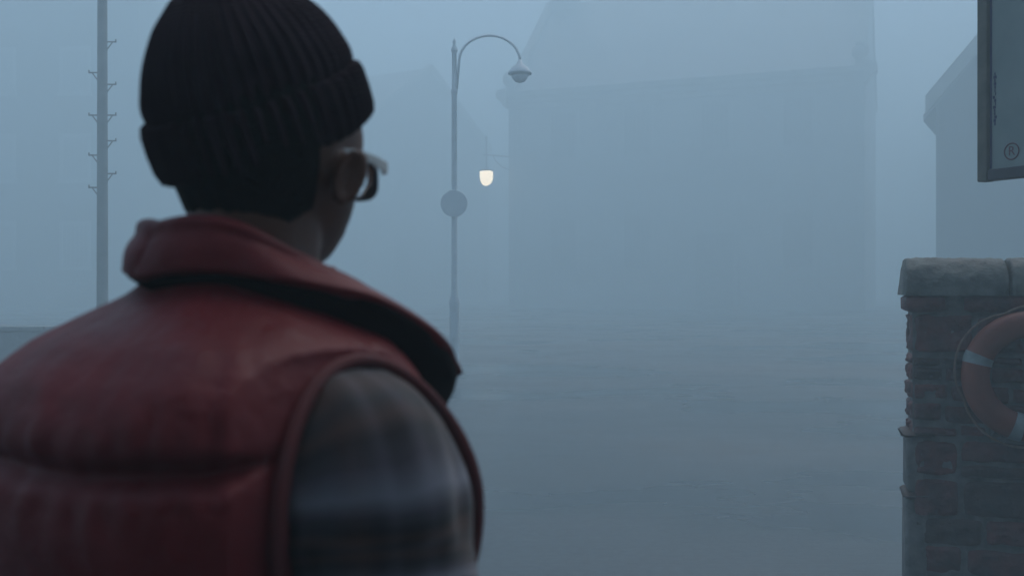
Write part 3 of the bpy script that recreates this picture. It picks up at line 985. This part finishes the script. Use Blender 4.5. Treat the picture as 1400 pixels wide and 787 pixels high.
# beanie: ribbed dome with a turned up cuff, tipped back
BT = HM @ Matrix.Translation((-0.009, -0.010, 0.041)) @ Matrix.Rotation(R(25), 4, 'X')
NR = 46
def hat_radius(z):
    return lerp_table([(-0.03, 0.080, 0.097), (0.0, 0.084, 0.102), (0.016, 0.088, 0.106), (0.034, 0.085, 0.102), (0.06, 0.076, 0.091), (0.085, 0.060, 0.072), (0.105, 0.040, 0.048), (0.116, 0.022, 0.027), (0.121, 0.006, 0.008)], z)
def ribs(k, n_):
    return (0.5 + 0.5*math.cos(2*math.pi*k*NR/n_))**1.4
bn = MB(); rings = []
NS = NR*10
zs = [-0.036 + 0.157*i/44 for i in range(45)]
for z in zs:
    a, b_ = hat_radius(z)
    ring = []
    for k in range(NS):
        an = 2*math.pi*k/NS
        fade = min(1, a/0.07)
        rr = 1 + (0.040*ribs(k, NS)-0.02)*fade + 0.018*noise.noise(Vector((math.cos(an)*1.6, math.sin(an)*1.6, z*22)))
        ring.append(BT @ Vector((a*rr*math.cos(an), b_*rr*math.sin(an), z + 0.003*noise.noise(Vector((math.cos(an)*2, math.sin(an)*2, 7))))))
    rings.append(ring)
bn.loft(rings, cap0=False)
beanie = bn.build('beanie', M['knit'], person)
cf = MB(); rings = []
prof = [(-0.004, -0.042), (0.003, -0.046), (0.010, -0.043), (0.0125, -0.034), (0.0130, -0.018), (0.012, 0.0), (0.0095, 0.007), (0.004, 0.010), (-0.001, 0.006), (-0.004, -0.01), (-0.005, -0.03)]
for k in range(NS):
    an = 2*math.pi*k/NS
    ring = []
    wv_ = 0.0045*noise.noise(Vector((math.cos(an)*1.5, math.sin(an)*1.5, 3.3)))
    for dr_, z in prof:
        a, b_ = 0.0825, 0.1005
        out = dr_ + (0.0066*ribs(k, NS) - 0.003 if dr_ > 0 else 0) + 0.004*noise.noise(Vector((math.cos(an)*2, math.sin(an)*2, z*10)))
        ring.append(BT @ Vector(((a+out)*math.cos(an), (b_+out)*math.sin(an), z + wv_)))
    rings.append(ring)
rings.append(rings[0])
cf.loft(rings, True, False, False)
cf.build('cuff', M['knit'], beanie)

# glasses
GM = HM @ Matrix.Translation((0, -0.018, -0.014))
gl = MB()
def rim(sg):
    pts = []
    for i in range(28):
        a = 2*math.pi*i/28
        ex = 2/3.2
        cxx = math.copysign(abs(math.cos(a))**ex, math.cos(a))*0.0235
        czz = math.copysign(abs(math.sin(a))**ex, math.sin(a))*0.0165
        xx = sg*0.036 + cxx
        pts.append(GM @ Vector((xx, 0.110 - 0.0030*(abs(xx)/0.03)**2, czz - 0.016)))
    return pts
gl.tube(rim(1), 0.0026, 8, closed=True); gl.tube(rim(-1), 0.0026, 8, closed=True)
gl.tube([GM @ Vector((-0.011, 0.111, -0.008)), GM @ Vector((0, 0.1135, -0.005)), GM @ Vector((0.011, 0.111, -0.008))], 0.003, 8)
glasses = gl.build('glasses', M['dark_rim'], person)
for sg in (-1, 1):
    ln = MB()
    pts = rim(sg)
    c0 = sum(pts, Vector())/len(pts)
    off = (GM.to_3x3() @ Vector((0, 0.0008, 0)))
    ln.loft([[p + off for p in pts], [p - off for p in pts]])
    ln.build('lens', M['lens'], glasses)
    tp = MB()
    path = [(0.0630, 0.104, -0.006), (0.0725, 0.099, -0.005), (0.0765, 0.080, -0.001), (0.0785, 0.060, 0.003), (0.0785, 0.046, 0.005), (0.075, 0.030, 0.004), (0.068, 0.015, -0.004)]
    rings = []
    for i, (x, y, z) in enumerate(path):
        hgt = (0.0045, 0.0055, 0.0046, 0.003, 0.0022, 0.002, 0.002)[i]; th = 0.0014
        rings.append([GM @ Vector((sg*(x+dx), y, z+dz)) for dx, dz in ((-th,-hgt),(th,-hgt),(th*1.2,0),(th,hgt),(-th,hgt),(-th*1.2,0))])
    tp.loft(rings)
    tp.build('temple', M['clear_rim'], glasses, angle=60)

# padded vest
VT = [(0.90,0.200,0.150,-0.005), (1.00,0.208,0.156,-0.012), (1.10,0.220,0.166,-0.022), (1.22,0.236,0.178,-0.036), (1.32,0.246,0.184,-0.046), (1.39,0.246,0.182,-0.052),
      (1.44,0.236,0.172,-0.052), (1.475,0.212,0.156,-0.047), (1.503,0.178,0.134,-0.038), (1.525,0.138,0.110,-0.026), (1.545,0.100,0.088,-0.010), (1.57,0.075,0.076,0.0)]
SEAMS = (1.424, 1.285, 1.155, 1.02)
vm = MB(); rings = []
NA, NZ = 220, 230
for j in range(NZ+1):
    z = 0.90 + 0.67*j/NZ
    a, b_, c_ = lerp_table(VT, z)
    ring = []
    for k in range(NA):
        an = 2*math.pi*k/NA
        ex = 2/2.35
        x = math.copysign(abs(math.cos(an))**ex, math.cos(an))*a
        y = math.copysign(abs(math.sin(an))**ex, math.sin(an))*b_
        ca, sa = math.cos(an), math.sin(an)
        zz_ = z
        sc = 1.0
        for s in SEAMS:
            s2 = s + 0.007*math.sin(an*2+1) + 0.004*noise.noise(Vector((ca*4, sa*4, s)))
            dz = z - s2
            sc -= 0.066*gauss(dz, 0.009) + 0.034*gauss(dz, 0.034)
            puck = noise.noise(Vector((ca*9, sa*9, s*7))) * 0.5 + 0.5*math.sin(an*46 + 3*noise.noise(Vector((ca*3, sa*3, s))))
            sc += 0.017*puck*gauss(abs(dz)-0.020, 0.020)
        sc += 0.020*noise.noise(Vector((ca*2.4, sa*2.4, z*9))) + 0.007*noise.noise(Vector((ca*7, sa*7, z*16)))
        # broad slack folds across the shoulder blade
        sc += 0.016*abs(noise.noise(Vector((ca*5 + z*6, sa*5, z*26)))) - 0.007*(1 - min(1, 6*abs(noise.noise(Vector((ca*6 + z*9, sa*6 - z*7, z*8))))))
        sc += 0.006*math.sin(z*60 + ca*6 + 2*noise.noise(Vector((ca*2, sa*2, z*5))))*gauss(z-1.46, 0.05)
        X, Y = x*sc, c_ + y*sc
        if z > 1.22:
            lim = 0.213 + 0.05*max(0, (1.30 - z)/0.08) - 0.033*min(1, max(0, (z - 1.378)/0.115))**1.6
            if abs(X) > lim: X = math.copysign(lim + 0.12*(abs(X)-lim), X)
        ring.append((X, Y, zz_))
    rings.append(ring)
vm.loft(rings, cap0=False, cap1=False)
vest = vm.build('vest', M['vest'], person)
md = vest.modifiers.new('solid', 'SOLIDIFY'); md.thickness = 0.006; md.offset = -1

# folded collar: stand, fold, wide fall with pointed tips at the front
cm_ = MB(); rings = []
NC = 90
def collar_curve(u, tab):
    # u: 0 = centre back, 1 = front tip;   tab rows (u, angle from back in degrees, radius, z)
    return lerp_table(tab, u)
INN = [(0, 0, 0.068, 1.548), (0.3, 50, 0.068, 1.543), (0.6, 105, 0.072, 1.520), (0.85, 145, 0.080, 1.480), (1.0, 160, 0.086, 1.445)]
FLD = [(0, 0, 0.085, 1.598), (0.16, 25, 0.085, 1.602), (0.32, 50, 0.085, 1.596), (0.52, 80, 0.090, 1.571), (0.7, 108, 0.110, 1.547), (0.86, 128, 0.145, 1.514), (1.0, 140, 0.178, 1.474)]
LOW = [(0, 0, 0.108, 1.556), (0.16, 25, 0.108, 1.562), (0.32, 50, 0.107, 1.560), (0.52, 80, 0.136, 1.548), (0.7, 100, 0.164, 1.533), (0.86, 121, 0.184, 1.497), (1.0, 138, 0.190, 1.466)]
def cpos(tab, u, sg):
    an, r_, z = collar_curve(u, tab)
    an = R(an)
    return Vector((sg*r_*math.sin(an)*1.02, -r_*math.cos(an) + 0.004, z))
for i in range(-NC, NC+1):
    u = abs(i)/NC; sg = 1 if i >= 0 else -1
    a, f, lo = cpos(INN, u, sg), cpos(FLD, u, sg), cpos(LOW, u, sg)
    outw = (lo - f); outw.z = 0
    ring = []
    for t in (0, 0.2, 0.4, 0.6, 0.8, 0.93): ring.append(a.lerp(f, t))
    h_ = Vector((0, 0, 0.006))
    on = outw.normalized()
    ring += [f + h_*0.6, f + h_ + on*0.004, f + h_*0.7 + on*0.011]
    for t in (0.15, 0.35, 0.55, 0.75, 0.92, 1.0):
        q = f.lerp(lo, t) + (on*0.006 + h_*0.4)*math.sin(math.pi*min(1, t*1.05))
        q += on*0.004*noise.noise(Vector((u*9, sg*3, t*2.5)))
        ring.append(q)
    rings.append(ring)
cm_.loft(rings, False, False, False)
collar = cm_.build('collar', M['vest'], vest)
md = collar.modifiers.new('solid', 'SOLIDIFY'); md.thickness = 0.011; md.offset = 0
md = collar.modifiers.new('sub', 'SUBSURF'); md.levels = 1; md.render_levels = 1

# near-black strip: collar underside, with the shadow gap below painted in as colour
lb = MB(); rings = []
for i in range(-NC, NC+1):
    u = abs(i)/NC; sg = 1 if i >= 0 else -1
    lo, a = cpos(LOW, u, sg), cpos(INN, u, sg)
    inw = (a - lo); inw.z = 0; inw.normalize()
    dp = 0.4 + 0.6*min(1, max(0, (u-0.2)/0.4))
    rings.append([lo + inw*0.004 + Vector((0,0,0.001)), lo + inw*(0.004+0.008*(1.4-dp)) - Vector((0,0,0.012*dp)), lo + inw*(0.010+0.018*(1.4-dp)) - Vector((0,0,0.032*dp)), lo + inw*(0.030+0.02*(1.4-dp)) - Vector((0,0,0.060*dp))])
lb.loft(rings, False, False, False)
lbo = lb.build('collar_underside_shade', M['underside_shade'], vest)
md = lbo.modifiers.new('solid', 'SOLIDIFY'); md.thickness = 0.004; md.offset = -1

# shirt sleeves with plaid, armhole piping, cuffs
for sg in (-1, 1):
    sh, el_, wr = ARM[sg]
    path = [sh + Vector((-sg*0.055, -0.005, 0.004)), sh + Vector((-sg*0.022, -0.004, 0.004)), sh + Vector((sg*0.010, -0.008, -0.026)), sh.lerp(el_, 0.25), sh.lerp(el_, 0.5), sh.lerp(el_, 0.8), el_ + Vector((sg*0.004, -0.004, 0)), el_.lerp(wr, 0.2), el_.lerp(wr, 0.5), el_.lerp(wr, 0.85), el_.lerp(wr, 0.97)]
    rads = [0.050, 0.066, 0.074, 0.0755, 0.0755, 0.073, 0.070, 0.069, 0.060, 0.048, 0.042]
    # resample
    pts, rd = [], []
    n_ = 90
    tab = [(i, p.x, p.y, p.z, rads[i]) for i, p in enumerate(path)]
    for i in range(n_+1):
        q = lerp_table(tab, (len(path)-1)*i/n_)
        pts.append(Vector(q[:3])); rd.append(q[3])
    rings, uvs = [], []
    seg = 56
    prev = Vector((0, 1, 0)); dist = 0
    for i, p in enumerate(pts):
        t = (pts[min(i+1, n_)] - pts[max(i-1, 0)]).normalized()
        nrm = (prev - t*prev.dot(t)).normalized(); prev = nrm
        bn_ = t.cross(nrm)
        if i: dist += (p - pts[i-1]).length
        ring, uvr = [], []
        for k in range(seg+1):
            a = 2*math.pi*k/seg
            ca, sa = math.cos(a), math.sin(a)
            fold = 0.09*noise.noise(Vector((ca*1.6, sa*1.6, dist*16 + sg))) + 0.06*noise.noise(Vector((ca*3, sa*3, dist*38 + 2*ca)))
            sh_ = p + (nrm*ca*1.05 + bn_*sa*0.96)*rd[i]*(1 + fold)
            ring.append(sh_); uvr.append((rd[3]*a if False else 0.082*a, dist))
        rings.append(ring); uvs.append(uvr)
    me = bpy.data.meshes.new('shirt_sleeve')
    vv = [p for r_ in rings for p in r_]; uvl = [q for r_ in uvs for q in r_]
    ff = [(i*(seg+1)+k, i*(seg+1)+k+1, (i+1)*(seg+1)+k+1, (i+1)*(seg+1)+k) for i in range(n_) for k in range(seg)]
    me.from_pydata([tuple(p) for p in vv], [], ff)
    ul = me.uv_layers.new(name='UVMap')
    for lp in me.loops: ul.data[lp.index].uv = uvl[lp.vertex_index]
    for f in me.polygons: f.use_smooth = True
    me.materials.append(M['plaid'])
    so = bpy.data.objects.new('shirt_sleeve', me); COL.objects.link(so); so.parent = person
    # piping and a shallow shell around the armhole
    pp = MB(); pts = []
    for i in range(64):
        a = 2*math.pi*i/64
        ca, sa = math.cos(a), math.sin(a)
        z = 1.378 + 0.115*sa
        y = -0.022 + 0.099*ca*(1 - 0.10*sa)
        x = 0.221 - 0.033*max(0, sa)**1.6
        pts.append((sg*x, y, z))
    pp.tube(pts, 0.0060, 10, closed=True)
    pp.build('armhole_piping', M['piping'], vest)
hp = MB()
hp.tube([(0.202*math.cos(2*math.pi*i/80), -0.005+0.152*math.sin(2*math.pi*i/80), 0.90) for i in range(80)], 0.010, 8, closed=True)
hp.build('hem', M['piping'], vest)
zp = MB()
for i in range(60):
    z = 0.92 + 0.010*i
    a, b_, c_ = lerp_table(VT, z)
    zp.box(-0.004, 0.004, c_+b_*0.985, c_+b_+0.004, z, z+0.005)
zp.build('zip', M['iron'], vest, smooth=False)

# trousers and boots
tr = MB()
rings = []
for z, a, b_ in ((0.84,0.185,0.135),(0.90,0.185,0.135),(0.97,0.18,0.13),(1.01,0.178,0.128)):
    rings.append([(a*math.cos(2*math.pi*k/32), -0.002+b_*math.sin(2*math.pi*k/32), z) for k in range(32)])
tr.loft(rings)
for sg in (-1, 1):
    tr.tube([(sg*0.088, 0, 0.90), (sg*0.097, 0.003, 0.80), (sg*0.102, 0.012, 0.62), (sg*0.107, 0.014, 0.48), (sg*0.11, -0.004, 0.30), (sg*0.112, -0.018, 0.12), (sg*0.112, -0.02, 0.075)],
            [0.096, 0.098, 0.088, 0.077, 0.074, 0.072, 0.072], 24)
tro = tr.build('trousers', M['jean'], person)
md = tro.modifiers.new('remesh', 'REMESH'); md.mode = 'VOXEL'; md.voxel_size = 0.012; md.use_smooth_shade = True
md = tro.modifiers.new('smooth', 'SMOOTH'); md.factor = 0.5; md.iterations = 4
apply_mods(tro); tro.data.materials.clear(); tro.data.materials.append(M['jean'])
for sg in (-1, 1):
    bt = MB()
    bt.capsule((sg*0.11, -0.045, 0.06), (sg*0.118, 0.13, 0.052), 0.050, 0.044, 18)
    bt.tube([(sg*0.11, -0.03, 0.05), (sg*0.11, -0.025, 0.11), (sg*0.11, -0.02, 0.17)], [0.055, 0.056, 0.058], 20)
    bo = bt.build('boot', M['leather'], person)
    md = bo.modifiers.new('remesh', 'REMESH'); md.mode = 'VOXEL'; md.voxel_size = 0.007; md.use_smooth_shade = True
    apply_mods(bo); bo.data.materials.clear(); bo.data.materials.append(M['leather'])
    so = MB()
    ol = [(0.045*math.cos(a)*(1 if math.sin(a) < 0 else 0.95), 0.042 + 0.14*math.sin(a)) for a in [2*math.pi*i/32 for i in range(32)]]
    so.loft([[(sg*0.114 + x, y, z) for x, y in ol] for z in (0.0, 0.022)])
    so.build('sole', M['sole'], bo, angle=50)
